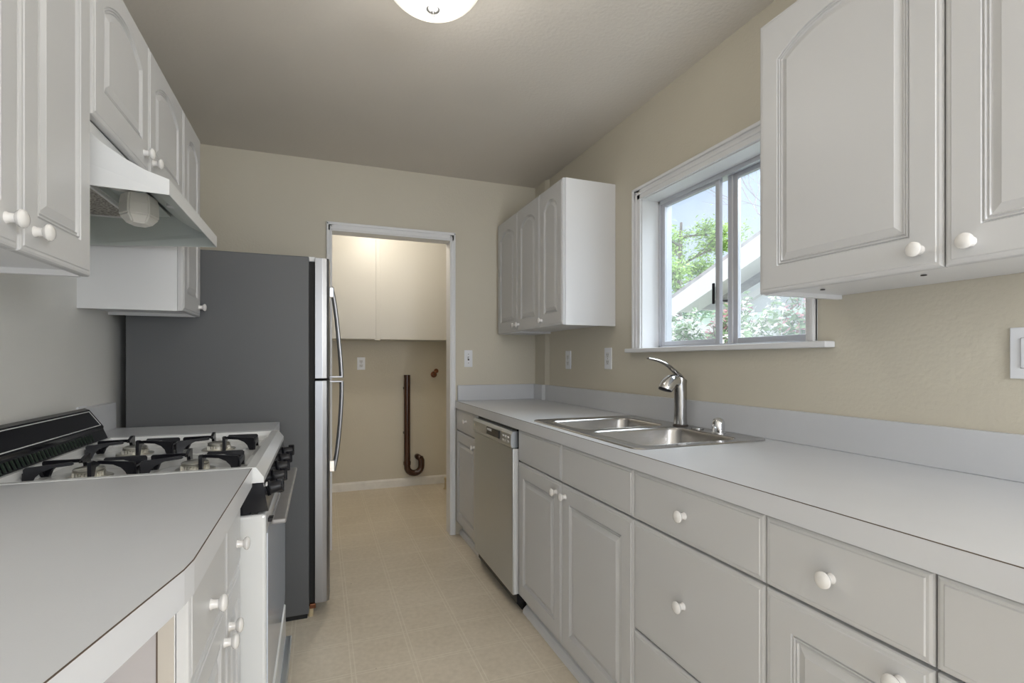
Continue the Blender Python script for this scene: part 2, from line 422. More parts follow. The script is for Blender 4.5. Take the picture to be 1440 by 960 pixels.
# right far
t = thing('upper_cabinet', (XR, 2.85, 1.372), 'white wall cabinet with three narrow arched doors in the far right corner', 'cabinet', G)
carcass(t, UB, XR-.0012, 2.33, 3.158, 1.372, 2.13)
for a, b_, ky in ((2.33, 2.62, 2.585), (2.62, 2.965, 2.935), (2.965, 3.34, 3.0)):
    cab_door(t, UF, a, b_, 1.372, 2.13, -1, 'arch', (ky, 1.412), stile=.06, rail=.07)
MB().box(UB, XR-.0195, 3.158, YB-.001, 1.372, 2.13).build('filler_strip', 'cabside', t)

LF = -.478; LB = LF-.02
t = thing('upper_cabinet', (XL, 1.1, 1.372), 'white wall cabinet with tall doors left of the range hood', 'cabinet', G)
carcass(t, XL, LB, .80, 1.395, 1.372, 2.13)
cab_door(t, LF, 1.104, 1.395, 1.372, 2.13, 1, 'arch', (1.150, 1.417), rail=.07)
cab_door(t, LF, .81, 1.104, 1.372, 2.13, 1, 'arch', (1.062, 1.419), rail=.07)
MB().lathe([(0, 0), (.006, 0), (.006, .0015), (0, .0015)], (-.56, 1.2, 1.383), (0, 0, -1), 12).build('cover_cap', 'gap', t)
t = thing('upper_cabinet', (XL, 1.8, 1.742), 'short white wall cabinet with two arched doors above the range hood', 'cabinet', G)
carcass(t, XL, LB, 1.40, 2.20, 1.742, 2.13)
cab_door(t, LF, 1.40, 1.80, 1.742, 2.13, 1, 'arch', (1.752, 1.79), stile=.06, rail=.078, rt=.055)
cab_door(t, LF, 1.80, 2.20, 1.742, 2.13, 1, 'arch', (1.836, 1.79), stile=.06, rail=.078, rt=.055)
t = thing('upper_cabinet', (XL, 2.35, 1.372), 'narrow white wall cabinet with one door beside the refrigerator', 'cabinet', G)
carcass(t, XL, LB, 2.205, 2.500, 1.372, 2.13)
cab_door(t, LF, 2.205, 2.500, 1.372, 2.13, 1, 'arch', (2.465, 1.412), rail=.07)

# laundry cabinet
t = thing('upper_cabinet', (.5, YL, 1.374), 'cream wall cabinet with two plain doors above the drain pipe in the laundry', 'cabinet')
MB().box(XL+.01, XR-.01, 4.55, YL, 1.374, ZC-.01).build('cabinet_body', 'lcab', t)
for a, b_ in ((XL+.01, -.14), (-.14, .469), (.469, 1.10), (1.10, XR-.01)):
    if a < -.5: continue
    MB().box(a+.003, b_-.003, 4.53, 4.549, 1.374, ZC-.015, .003).build('door', 'lcab', t)
MB().box(.455, .482, 4.522, 4.53, 1.374, ZC-.02, .002).build('centre_strip', 'lcab', t)
MB().box(.445, .492, 4.52, 4.55, 1.366, 1.374, .001).build('catch', 'lcab', t)

# ------------------------------------------------------------------ base cabinets right
BF = .868; BB = .888; KX = .915
G = 'white base cabinets under the long worktop'
def base(y0, y1, label, fronts, toe=True, knobs=()):
    t = thing('base_cabinet', (BB, (y0+y1)/2, 0), label, 'cabinet', G)
    cb = MB()
    if 'sink' in label:   # open at the top for the bowls
        cb.box(BB, XR-.005, y0+.001, y1-.001, .09, .735).box(BB, BB+.02, y0+.001, y1-.001, .735, CU-.001).box(BB, XR-.005, y1-.018, y1-.001, .735, CU-.001).box(BB, XR-.005, y0+.001, y0+.018, .735, CU-.001)
    else: cb.box(BB, XR-.005, y0+.001, y1-.001, .09, CU-.001)
    cb.build('cabinet_body', 'cabside', t)
    MB().box(KX, XR-.05, y0+.001, y1-.001, 0, .09).build('toe_kick', 'cab', t)
    if toe: MB().prism([(KX-.022, .0), (KX-.020, .018), (KX-.008, .030), (KX, .032), (KX, 0)], 'y', y0+(.0), y1, 0).build('toe_moulding', 'trim', t)
    for (a, b_, z0, z1, kind, kn, nm) in fronts:
        cab_door(t, BF, a, b_, z0, z1, -1, kind, kn, nm, stile=.062, rail=.065)
    return t
base(2.87, 3.365, 'narrow white base cabinet beside the doorway, left of the dishwasher', [
    (2.87, 3.36, .718, .865, 'plain', (3.10, .80), 'drawer'), (2.87, 3.36, .095, .715, 'panel', (2.92, .664), 'door')])
base(1.272, 2.205, 'wide white two-door base cabinet under the sink', [
    (1.749, 2.205, .718, .865, 'plain', None, 'false_front'), (1.272, 1.749, .718, .865, 'plain', None, 'false_front'),
    (1.749, 2.205, .09, .715, 'panel', (1.795, .671), 'door'), (1.272, 1.749, .09, .715, 'panel', (1.716, .671), 'door')])
base(.799, 1.272, 'white base cabinet with a stack of three plain drawers', [
    (.799, 1.272, .718, .865, 'plain', (1.048, .79), 'drawer'), (.799, 1.272, .395, .715, 'plain', (1.052, .558), 'drawer'),
    (.799, 1.272, .09, .392, 'plain', (1.052, .25), 'drawer')])
base(.487, .799, 'narrow white base cabinet with one drawer over a panelled door, right of the three drawers', [
    (.487, .799, .718, .865, 'plain', (.652, .79), 'drawer'), (.487, .799, .09, .715, 'panel', (.535, .672), 'door')])
base(-.1, .487, 'white base cabinet at the right edge of the photo, nearest the camera', [
    (-.1, .487, .718, .865, 'plain', (.19, .79), 'drawer'), (-.1, .487, .09, .715, 'panel', (0, .672), 'door')])

# dishwasher
t = thing('dishwasher', (.86, 2.54, 0), 'stainless steel dishwasher under the worktop', 'dishwasher')
d0, d1 = 2.222, 2.862
MB().box(.875, XR-.06, d0+.012, d1-.008, .03, .86).build('dishwasher_body', 'plastic', t)
dd = MB().box(.850, .875, d0+.004, d1-.004, .078, .772, .006).build('door', 'steel', t)
MB().box(.855, .878, d0-.001, d0+.004, .085, .77).build('door_edge', 'outline', dd)
cp = MB().prism([(.846, .775), (.840, .79), (.842, .838), (.852, .852), (.876, .852), (.876, .775)], 'y', d0+.004, d1-.004).build('control_panel', 'steel', t)
MB().box(.836, .842, 2.385, 2.585, .796, .835, .002).build('display', 'black', cp)
MB().box(.8355, .837, 2.50, 2.575, .818, .830).build('display_text', 'outline', cp)
for i in range(3):
    for j in range(2):
        MB().box(.8385, .8420, 2.255+i*.035, 2.272+i*.035, .797+j*.02, .805+j*.02, .001).build('button', 'outline', cp)
MB().lathe([(0, 0), (.009, 0), (.008, .002), (0, .002)], (.841, 2.825, .815), (-1, 0, 0), 14).build('badge', 'burner', cp)
MB().box(.90, .92, d0+.01, d1-.01, 0, .075).build('kick_plate', 'dark', t)

# worktop right
sx0, sx1, sy0, sy1 = .93, 1.40, 1.33, 2.08
t = thing('worktop', (1.17, 1.6, CU), 'long white laminate worktop with sink along the right wall', 'worktop', 'white laminate worktops')
E0 = -.2; WF = .863
m = MB().box(WF, sx0, E0, YB-.001, CU, CT).box(sx1, XR-.001, E0, 3.16, CU, CT).box(sx1, XR-.019, 3.16, YB-.001, CU, CT).box(sx0, sx1, E0, sy0, CU, CT).box(sx0, sx1, sy1, YB-.001, CU, CT)
m.build('worktop_slab', 'top', t)
MB().box(WF-.0015, WF, E0, YB-.001, CU, CT-.001).build('front_edge', 'topedge', t)
MB().box(WF-.0018, WF+.0003, E0, YB-.001, CT-.001, CT+.0002).build('edge_seam', 'seam', t)
MB().box(XR-.020, XR-.001, E0, 3.20, CT, 1.02, .002).prism([(XR-.02, 3.19), (XR-.001, 3.19), (XR-.019, 3.21), (XR-.019, YB-.001), (XR-.038, YB-.001), (XR-.038, 3.21)], 'z', CT, 1.02).box(.880, XR-.036, YB-.020, YB-.001, CT, 1.02, .002).build('backsplash', 'top', t)

# sink
t = thing('sink', (1.17, 1.70, CT), 'double bowl stainless steel drop-in sink', 'sink')
def rrect(x0, x1, y0, y1, r, n=6):
    P = []
    for cx, cy, a in ((x1-r, y1-r, 0), (x0+r, y1-r, 90), (x0+r, y0+r, 180), (x1-r, y0+r, 270)):
        for i in range(n+1):
            q = math.radians(a+90*i/n); P.append((cx+r*math.cos(q), cy+r*math.sin(q)))
    return P
def sink_rim():
    b = bmesh.new()
    X0, X1, Y0, Y1 = .897, 1.437, 1.295, 2.115
    bowls = [(.955, 1.365, 1.745, 2.068), (.955, 1.365, 1.345, 1.700)]
    z = CT
    def loop(P, zz): return [b.verts.new((p[0], p[1], zz)) for p in P]
    o0 = loop(rrect(X0, X1, Y0, Y1, .04), z+.0005); o1 = loop(rrect(X0+.003, X1-.003, Y0+.003, Y1-.003, .038), z+.005); o2 = loop(rrect(X0+.012, X1-.012, Y0+.012, Y1-.012, .032), z+.0045); o3 = loop(rrect(X0+.018, X1-.018, Y0+.018, Y1-.018, .03), z+.0025)
    n = len(o0)
    for P, Q in ((o0, o1), (o1, o2), (o2, o3)):
        for i in range(n): b.faces.new((P[i], P[(i+1) % n], Q[(i+1) % n], Q[i]))
    ed = [b.edges.get((o3[i], o3[(i+1) % n])) for i in range(n)]
    for B in bowls:
        l = loop(rrect(*B, .055), z+.0025)
        for i in range(len(l)): ed.append(b.edges.new((l[i], l[(i+1) % len(l)])))
    bmesh.ops.triangle_fill(b, edges=ed, use_beauty=True)
    bmesh.ops.recalc_face_normals(b, faces=b.faces[:])
    # keep the deck facing up
    if sum(f.normal.z*f.calc_area() for f in b.faces) < 0: bmesh.ops.reverse_faces(b, faces=b.faces[:])
    return MB()._add(b), bowls
rm, bowls = sink_rim()
rm.build('rim', 'sink', t, True)
for B in bowls:
    b = bmesh.new(); x0, x1, y0, y1 = B
    prof = [(0, CT+.0025, .055), (.003, CT-.002, .053), (.006, CT-.01, .052), (.012, CT-.13, .06), (.022, CT-.150, .07), (.045, CT-.160, .06), (.12, CT-.165, .03)]
    prev = None
    for ins, z, r in prof:
        l = [b.verts.new((p[0], p[1], z)) for p in rrect(x0+ins, x1-ins, y0+ins, y1-ins, r)]
        if prev:
            for i in range(len(l)): b.faces.new((prev[i], l[i], l[(i+1) % len(l)], prev[(i+1) % len(l)]))
        prev = l
    b.faces.new(prev)
    bmesh.ops.recalc_face_normals(b, faces=b.faces[:])
    bo = MB()._add(b).build('bowl', 'sink', t, True)
    bo.modifiers.new('thickness', 'SOLIDIFY').thickness = 0.001
    MB().lathe([(0, 0), (.030, 0), (.042, .001), (.045, .003), (.047, .001)], ((x0+x1)/2, (y0+y1)/2, CT-.166), (0, 0, 1), 24).build('drain', 'chrome', bo, True)

# faucet
fy = 1.71; fxx = 1.398; fz = CT+.0025
t = thing('faucet', (fxx, fy, fz), 'brushed steel single-lever faucet with pull-out spray head behind the sink', 'faucet')
MB().lathe([(.030, 0), (.030, .004), (.027, .007), (.027, .009)], (fxx, fy, fz), (0, 0, 1), 28).build('base_ring', 'gap', t, True)
# slightly oval body leaning up to a slanted top
b = bmesh.new(); rings = []
H = .205
for i, (h, rx, ry) in enumerate([(.006, .0265, .0275), (.03, .0255, .0265), (.08, .0250, .0260), (.14, .0255, .0265), (.175, .0270, .0265), (.200, .0275, .0250)]):
    ring = []
    for k in range(28):
        a = 2*PI*k/28; cx = rx*math.cos(a)
        zz = fz+h
        if i >= 4: zz += cx*(-.35 if i == 5 else -.15)+(.0 if i < 5 else -.004)
        ring.append(b.verts.new((fxx+cx-(.002 if i == 4 else 0), fy+ry*math.sin(a), zz)))
    rings.append(ring)
for A, B_ in zip(rings, rings[1:]):
    for k in range(28): b.faces.new((A[k], A[(k+1) % 28], B_[(k+1) % 28], B_[k]))
b.faces.new(rings[0][::-1]); b.faces.new(rings[-1])
bmesh.ops.recalc_face_normals(b, faces=b.faces[:])
MB()._add(b).build('faucet_body', 'nickel', t, True)
sh = MB().tube([(fxx+.002, fy, fz+.168), (fxx-.020, fy, fz+.184), (fxx-.042, fy, fz+.186), (fxx-.060, fy, fz+.176), (fxx-.071, fy, fz+.162), (fxx-.076, fy, fz+.152)], [.020, .0245, .0275, .0295, .0300, .0290], 24, side=(0, 1, 0), sub=4).build('spray_head', 'chrome', t, True)
MB().lathe([(.0275, 0), (.0275, .004), (.024, .006), (0, .006)], (fxx-.076, fy, fz+.153), (-.30, 0, -.95), 24).build('nozzle_ring', 'plastic', sh, True)
MB().tube([(fxx+.020, fy, fz+.180), (fxx-.004, fy, fz+.205), (fxx-.034, fy, fz+.229), (fxx-.066, fy, fz+.252), (fxx-.105, fy, fz+.268), (fxx-.140, fy, fz+.276), (fxx-.160, fy, fz+.279)], [.016, .018, .0155, .0135, .0120, .0105, .0085], 16, flat=.5, side=(0, 1, 0), sub=4).build('lever_handle', 'nickel', t, True)
t = tag(MB().lathe([(.026, 0), (.026, .003), (.0225, .005), (.0225, .034), (.0215, .044), (.017, .052), (.009, .056), (0, .057)], (1.392, 1.49, fz), (0, 0, 1), 28).build('air_gap_cap', 'chrome', None, True), 'small chrome air gap cap on the sink deck right of the faucet', 'cap')
o = MB().lathe([(.0235, 0), (.0238, .001), (.0238, .0035), (.0235, .005)], (1.315, 1.625, fz), (0, 0, 1), 24).build('hole_cover', 'sink', None, True)
o.location = (.08, -.02, 0)
tag(o, 'flat steel hole cover on the sink deck between faucet and air gap', 'cover')

# ------------------------------------------------------------------ left side
t = thing('worktop', (-.5, 1.0, CU), 'white laminate worktop with an angled front corner in the left foreground', 'worktop', 'white laminate worktops')
P = [(XL+.001, 1.428), (-.162, 1.428), (-.162, .80), (-.166, .765), (-.318, .10), (XL+.001, .10)]
MB().prism(P, 'z', CU, CT).build('worktop_slab', 'top', t)
def strip(P, z0, z1, o):
    m = MB()
    for (a, b_) in zip(P, P[1:]):
        d = Vector((b_[0]-a[0], b_[1]-a[1])).normalized(); nn = Vector((-d.y, d.x))
        if nn.x < 0: nn = -nn
        q = [(a[0], a[1]), (b_[0], b_[1]), (b_[0]+nn.x*o, b_[1]+nn.y*o), (a[0]+nn.x*o, a[1]+nn.y*o)]
        m.prism(q, 'z', z0, z1)
    return m
strip(P[1:5], CU, CT-.001, .0012).build('front_edge', 'topedge', t)
strip(P[1:5], CT-.001, CT+.0002, .0014).build('edge_seam', 'seam', t)
MB().box(XL+.001, XL+.02, .10, 1.428, CT, 1.02, .002).build('backsplash', 'top', t)
t = thing('base_cabinet', (-.5, 1.16, 0), 'white base cabinet with two drawers and two doors, left of the stove', 'cabinet')
MB().box(XL+.005, -.205, .90, 1.426, .09, CU-.001).box(-.222, -.205, .894, .902, .09, CU-.001).build('cabinet_body', 'cabside', t)
MB().box(XL+.005, -.228, .893, .8995, .0, CU-.001).build('end_panel', 'panel', t)
MB().box(-.2285, -.2265, .892, .8995, .0, CU-.001).build('panel_seam', 'seam', t)
MB().box(-.2265, -.206, .8925, .8995, .0, CU-.001).build('filler_strip', 'under', t)
MB().box(XL+.05, -.26, .90, 1.42, 0, .09).build('toe_kick', 'cab', t)
cab_door(t, -.185, 1.209, 1.426, .683, .865, 1, 'plain', (1.36, .748), 'drawer')
cab_door(t, -.185, .896, 1.209, .683, .865, 1, 'plain', (1.047, .745), 'drawer')
cab_door(t, -.185, 1.209, 1.426, .09, .680, 1, 'panel', (1.248, .606), 'door')
cab_door(t, -.185, .896, 1.209, .09, .680, 1, 'panel', (1.188, .602), 'door')

t = thing('worktop', (-.5, 2.33, CU), 'short strip of white worktop between the stove and refrigerator', 'worktop', 'white laminate worktops')
MB().box(XL+.001, -.170, 2.192, 2.478, CU, CT).build('worktop_slab', 'top', t)
MB().box(-.170, -.1685, 2.192, 2.478, CU, CT-.001).build('front_edge', 'topedge', t)
MB().box(XL+.001, -.770, 2.192, 2.478, CT, 1.018, .002).build('backsplash', 'topedge', t)
t = thing('base_cabinet', (-.5, 2.33, 0), 'narrow white base cabinet hidden between the stove and refrigerator', 'cabinet')
MB().box(XL+.005, -.21, 2.195, 2.475, 0, CU-.001).build('cabinet_body', 'cabside', t)
cab_door(t, -.19, 2.197, 2.473, .09, .865, 1, 'panel', None, 'door')

# ------------------------------------------------------------------ stove
Y0, Y1 = 1.433, 2.187
t = thing('stove', (-.45, 1.81, 0), 'white gas stove with black grates, black knob panel and pale oven door', 'stove')
MB().box(XL+.03, -.200, Y0+.002, Y1-.002, .02, .874).build('stove_body', 'enamel', t)
MB().box(XL+.1, -.2, Y0+.03, Y1-.03, 0, .02).build('foot_rail', 'dark', t)
# cooktop: rim around a dished pan
b = bmesh.new()
def R4(x0, x1, y0, y1, z): return [b.verts.new(v) for v in ((x0, y0, z), (x1, y0, z), (x1, y1, z), (x0, y1, z))]
Ls = [R4(-.70, -.134, Y0, Y1, .8745), R4(-.70, -.134, Y0, Y1, .888), R4(-.70, -.153, Y0+.004, Y1-.004, .914), R4(-.69, -.176, Y0+.022, Y1-.022, .914), R4(-.685, -.182, Y0+.028, Y1-.028, .898), R4(-.675, -.205, Y0+.046, Y1-.046, .884)]
b.faces.new(Ls[0][::-1])
for A, B_ in zip(Ls, Ls[1:]):
    for i in range(4): b.faces.new((A[i], A[(i+1) % 4], B_[(i+1) % 4], B_[i]))
b.faces.new(Ls[-1]); bmesh.ops.recalc_face_normals(b, faces=b.faces[:])
MB()._add(b).build('cooktop', 'enamel', t)
def burner(cx, cy):
    m = MB().lathe([(.052, 0), (.048, .004), (.03, .004), (.030, .012), (.034, .016), (.034, .018), (0, .018)], (cx, cy, .884), (0, 0, 1), 28)
    for k in range(24):
        a = 2*PI*k/24; m.box(cx+.033*math.cos(a)-.0015, cx+.033*math.cos(a)+.0015, cy+.033*math.sin(a)-.0015, cy+.033*math.sin(a)+.0015, .887, .899)
    o = m.build('burner', 'burner', t, True)
    MB().lathe([(.030, 0), (.033, .002), (.033, .005), (.028, .008), (0, .009)], (cx, cy, .902), (0, 0, 1), 24).build('burner_cap', 'burner', o, True)
    MB().lathe([(.10, 0), (.096, .002), (.086, .0025), (.054, .0005)], (cx, cy, .8842), (0, 0, 1), 40).build('drip_ring', 'enamel', o, True)
def grate(cx, cy):
    m = MB(); zb = .884; w = .0042
    def plate_(p0, p1, prof):
        """upright plate from p0 to p1; prof gives (fraction along, height) outline"""
        a = Vector((p0[0], p0[1], 0)); b_ = Vector((p1[0], p1[1], 0)); d = b_-a; nrm = Vector((-d.y, d.x, 0)).normalized()*w
        vs = []; n = len(prof)
        for s_ in (-1, 1):
            for f, z in prof: v = a+d*f+nrm*s_; vs.append((v.x, v.y, z))
        m.poly(vs, [tuple(range(n)), tuple(range(2*n-1, n-1, -1))]+[(i, (i+1) % n, n+(i+1) % n, n+i) for i in range(n)])
    hx, hy = .112, .048
    arch = [(0, zb), (-.02, .921), (.02, .925), (.96, .929), (1.0, .924), (.95, .921), (.55, .919), (.34, .911), (.22, .900), (.15, zb)]
    for sx in (-1, 1):
        for sy in (-1, 1):
            plate_((cx+sx*hx, cy+sy*hy), (cx+sx*.024, cy+sy*.020), arch)
        # end tie between the two feet, open underneath
        plate_((cx+sx*hx, cy-hy), (cx+sx*hx, cy+hy), [(0, zb), (0, .912), (1, .912), (1, zb), (.92, zb), (.80, .899), (.20, .899), (.08, zb)])
    # upturned blades standing across the burner
    for sy, ox in ((1, -.026), (-1, .026)):
        plate_((cx+ox, cy+sy*.075), (cx+ox, cy+sy*.022), [(0, zb), (0, .934), (.25, .936), (1, .924), (.98, .918), (.55, .916), (.25, zb)])
    return m.build('grate', 'iron', t)
for cx, cy in ((-.560, 1.615), (-.322, 1.615), (-.560, 1.965), (-.322, 1.965)):
    burner(cx, cy)
    grate(cx, cy)
# backguard
bg = MB().prism([(XL+.022, .90), (XL+.022, 1.012), (-.770, 1.020), (-.757, 1.014), (-.716, .955), (-.716, .945), (-.700, .904)], 'y', Y0-.003, Y1-.003).build('backguard', 'black', t)
def slanted(y0, y1, f0, f1, off=.0012):
    a = Vector((-.757, 1.014)); c = Vector((-.716, .955)); nn = Vector((.82, .57)).normalized()
    p = a+(c-a)*f0; q = a+(c-a)*f1
    return [(p.x, p.y), (q.x, q.y), (q.x+nn.x*off, q.y+nn.y*off), (p.x+nn.x*off, p.y+nn.y*off)]
m = MB()
for f0, f1, a, c in ((.08, .115, Y0+.01, Y1-.016), (.885, .92, Y0+.01, Y1-.016), (.08, .92, Y1-.019, Y1-.016), (.08, .92, Y0+.01, Y0+.013)):
    m.prism(slanted(a, c, f0, f1), 'y', a, c)
m.build('outline', 'outline', bg)
m = MB()
for k in range(26):
    yy = Y0+.10+k*.021
    m.prism([(-.712, .940), (-.7035, .918), (-.7000, .918), (-.7085, .941)], 'y', yy, yy+.006)
m.build('vent_fins', 'fin', bg)
# black knob panel
kp = MB().prism([(-.165, .872), (-.136, .872), (-.124, .80), (-.165, .80)], 'y', Y0+.002, Y1-.004).prism([(-.199, .872), (-.165, .872), (-.165, .795), (-.199, .795)], 'y', Y0+.002, Y1-.004).build('control_panel', 'black', t)
for k in range(5):
    yy = Y0+.085+k*.146; o_ = (-.130, yy, .840)
    kb = MB().lathe([(.020, 0), (.021, .003), (.017, .006), (.0155, .030), (.0135, .033), (0, .033)], o_, (.987, 0, .16), 20).build('control_knob', 'plastic', kp, True)
    MB().box(-.112, -.092, yy-.004, yy+.004, .826, .866, .003).build('grip', 'black', kb)
MB().box(-.133, -.1295, Y0+.03, Y0+.045, .858, .866).build('indicator_mark', 'outline', kp)
# oven door
od = MB().box(-.199, -.130, Y0+.003, Y1-.004, .235, .792, .008, 3).build('oven_door', 'enamel', t)
MB().box(-.131, -.1275, Y0+.03, Y1-.03, .262, .735, .001).build('oven_glass', 'oven', od)
hd = MB().box(-.118, -.084, Y0+.03, Y1-.03, .756, .768, .004).build('handle', 'satin', od)
for yy in (Y0+.06, Y1-.085):
    MB().box(-.131, -.110, yy, yy+.025, .754, .766, .003).build('handle_bracket', 'plastic', hd)
dr = MB().box(-.199, -.126, Y0+.004, Y1-.005, .06, .228, .006).build('storage_drawer', 'enamel', t)
MB().box(-.127, -.104, Y0+.004, Y1-.005, .075, .10, .004).build('drawer_pull', 'steel', dr)
MB().box(-.163, -.15, Y0+.01, Y1-.01, .792, .80).build('door_gasket', 'dark', od)

# ------------------------------------------------------------------ range hood
t = thing('range_hood', (XL, 1.81, 1.59), 'white range hood with greasy filter and lamp cover above the stove', 'range hood')
def hood_shell():
    # stations front profile; wider at the wall than at the front edge
    def sec(y_wall, y_front, d=0.0, s=1):
        fx_ = -.345
        pts = [(XL+.001, 1.740), (-.497, 1.740), (-.497, 1.712), (-.47, 1.690), (-.43, 1.663), (-.39, 1.643), (fx_, 1.630), (fx_, 1.592), (XL+.001, 1.592)]
        out = []
        for x, z in pts:
            f = (x-XL)/(fx_-XL); out.append((x, y_wall+(y_front-y_wall)*f**1.6, z))
        return out
    A = sec(1.402, 1.455); B = sec(2.195, 2.065)
    b = bmesh.new(); va = [b.verts.new(p) for p in A]; vb = [b.verts.new(p) for p in B]; n = len(A)
    b.faces.new(va[::-1]); b.faces.new(vb)
    for i in range(n):
        if i == n-2: continue   # open underneath
        b.faces.new((va[i], va[(i+1) % n], vb[(i+1) % n], vb[i]))
    bmesh.ops.recalc_face_normals(b, faces=b.faces[:])
    return MB()._add(b)
hs = hood_shell().build('hood_shell', 'hood', t)
sm = hs.modifiers.new('thickness', 'SOLIDIFY'); sm.thickness = .0025; sm.offset = -1
hs.data.materials.append(M['hoodin']); sm.material_offset = 1
# inner pan with filter
ip = MB().box(XL+.02, -.50, 1.43, 2.165, 1.700, 1.703).build('inner_pan', 'hoodin', t)
fl = MB().box(XL+.03, -.60, 1.62, 2.06, 1.672, 1.682).build('filter', 'filter', t)
MB().box(XL+.03, -.60, 2.06, 2.068, 1.668, 1.686).box(-.60, -.592, 1.60, 2.068, 1.668, 1.686).build('filter_frame', 'outline', fl)
MB().box(-.596, -.588, 1.43, 2.16, 1.678, 1.70).build('crossbar', 'hoodin', t)
# lamp cover
lc = MB()
b = bmesh.new()
cx, cy, cz = -.500, 1.79, 1.660
R = [(.044, 0.012), (.049, -.014), (.049, -.050), (.030, -.072)]
prev = None
for r, h in R:
    l = [b.verts.new((cx+1.0*r*math.cos(2*PI*k/6+.3), cy+1.25*r*math.sin(2*PI*k/6+.3), cz+h)) for k in range(6)]
    if prev:
        for i in range(6): b.faces.new((prev[i], prev[(i+1) % 6], l[(i+1) % 6], l[i]))
    else: b.faces.new(l)
    prev = l
b.faces.new(prev); bmesh.ops.recalc_face_normals(b, faces=b.faces[:])
bmesh.ops.bevel(b, geom=b.edges[:], offset=.004, segments=2, affect='EDGES')
lo = lc._add(b).build('lamp_cover', 'lamp_plastic', t)
MB().lathe([(.030, 0), (.030, .02)], (cx-.03, cy-.03, 1.68), (0, 0, 1), 20).build('lamp_socket', 'lamp_plastic', lo, True)
MB().box(-.60, -.50, 1.68, 1.75, 1.676, 1.70, .004).build('lamp_bracket', 'lamp_plastic', t)
MB().lathe([(0, -.004), (.005, -.003), (.006, 0), (.006, .01)], (cx+.066, cy-.008, 1.675), (0, 0, 1), 14).build('screw', 'chrome', t, True)
MB().lathe([(.012, 0), (.014, .002), (.012, .012)], (-.425, 1.815, 1.655), (0, 0, 1), 18).build('switch_bezel', 'hood', t, True)

# ------------------------------------------------------------------ refrigerator
FY0, FY1 = 2.502, 3.25
t = thing('refrigerator', (-.4, 2.87, 0), 'grey-sided top-freezer refrigerator with stainless doors', 'refrigerator')
MB().box(-.747, -.047, FY0, FY1, .022, 1.665, .004).build('fridge_body', 'fridge', t)
MB().box(-.049, -.022, FY0+.020, FY1-.01, .05, 1.645).build('door_gasket', 'dark', t)
MB().box(-.052, -.02, FY0+.03, FY0+.07, 1.648, 1.672, .003).build('hinge_cover', 'enamel', t)
def fdoor(z0, z1, name):
    P = [(-.022, FY0+.001), (.010, FY0+.000), (.030, FY0+.004), (.040, FY0+.016), (.0455, FY0+.10), (.048, (FY0+FY1)/2), (.0455, FY1-.10), (.040, FY1-.016), (.030, FY1-.004), (-.022, FY1)]
    return MB().prism(P, 'z', z0, z1, .0015).build(name, 'fdoor', t, False)
f1 = fdoor(1.104, 1.663, 'freezer_door'); f2 = fdoor(.066, 1.094, 'fridge_door')
hy = FY0+.045
h = MB().tube([(.048, hy, 1.535), (.058, hy, 1.50), (.072, hy, 1.40), (.084, hy, 1.28), (.093, hy, 1.17), (.096, hy, 1.106)], .0085, 14, flat=1.3, sub=4).build('handle', 'fdoor', f1, True)
MB().box(.040, .062, hy-.012, hy+.012, 1.485, 1.535, .004).build('handle_mount', 'chrome', h)
MB().box(.042, .098, hy-.010, hy+.010, 1.106, 1.114, .002).build('handle_mount', 'fdoor', h)
h = MB().tube([(.096, hy, 1.090), (.096, hy, 1.02), (.091, hy, .92), (.083, hy, .82), (.072, hy, .73), (.060, hy, .665)], .0085, 14, flat=1.3, sub=4).build('handle', 'fdoor', f2, True)
MB().box(.040, .066, hy-.012, hy+.012, .660, .715, .004).build('handle_mount', 'chrome', h)
MB().box(.042, .098, hy-.010, hy+.010, 1.084, 1.092, .002).build('handle_mount', 'fdoor', h)
MB().box(-.74, -.055, FY0+.01, FY1-.01, 0.0, .022).build('foot_rail', 'dark', t)
MB().box(-.045, -.018, FY0+.004, FY0+.05, .042, .064, .003).build('hinge', 'brass', t)
MB().lathe([(.012, 0), (.012, .05)], (-.04, FY0+.03, 0), (0, 0, 1), 14).build('levelling_foot', 'amber', t)

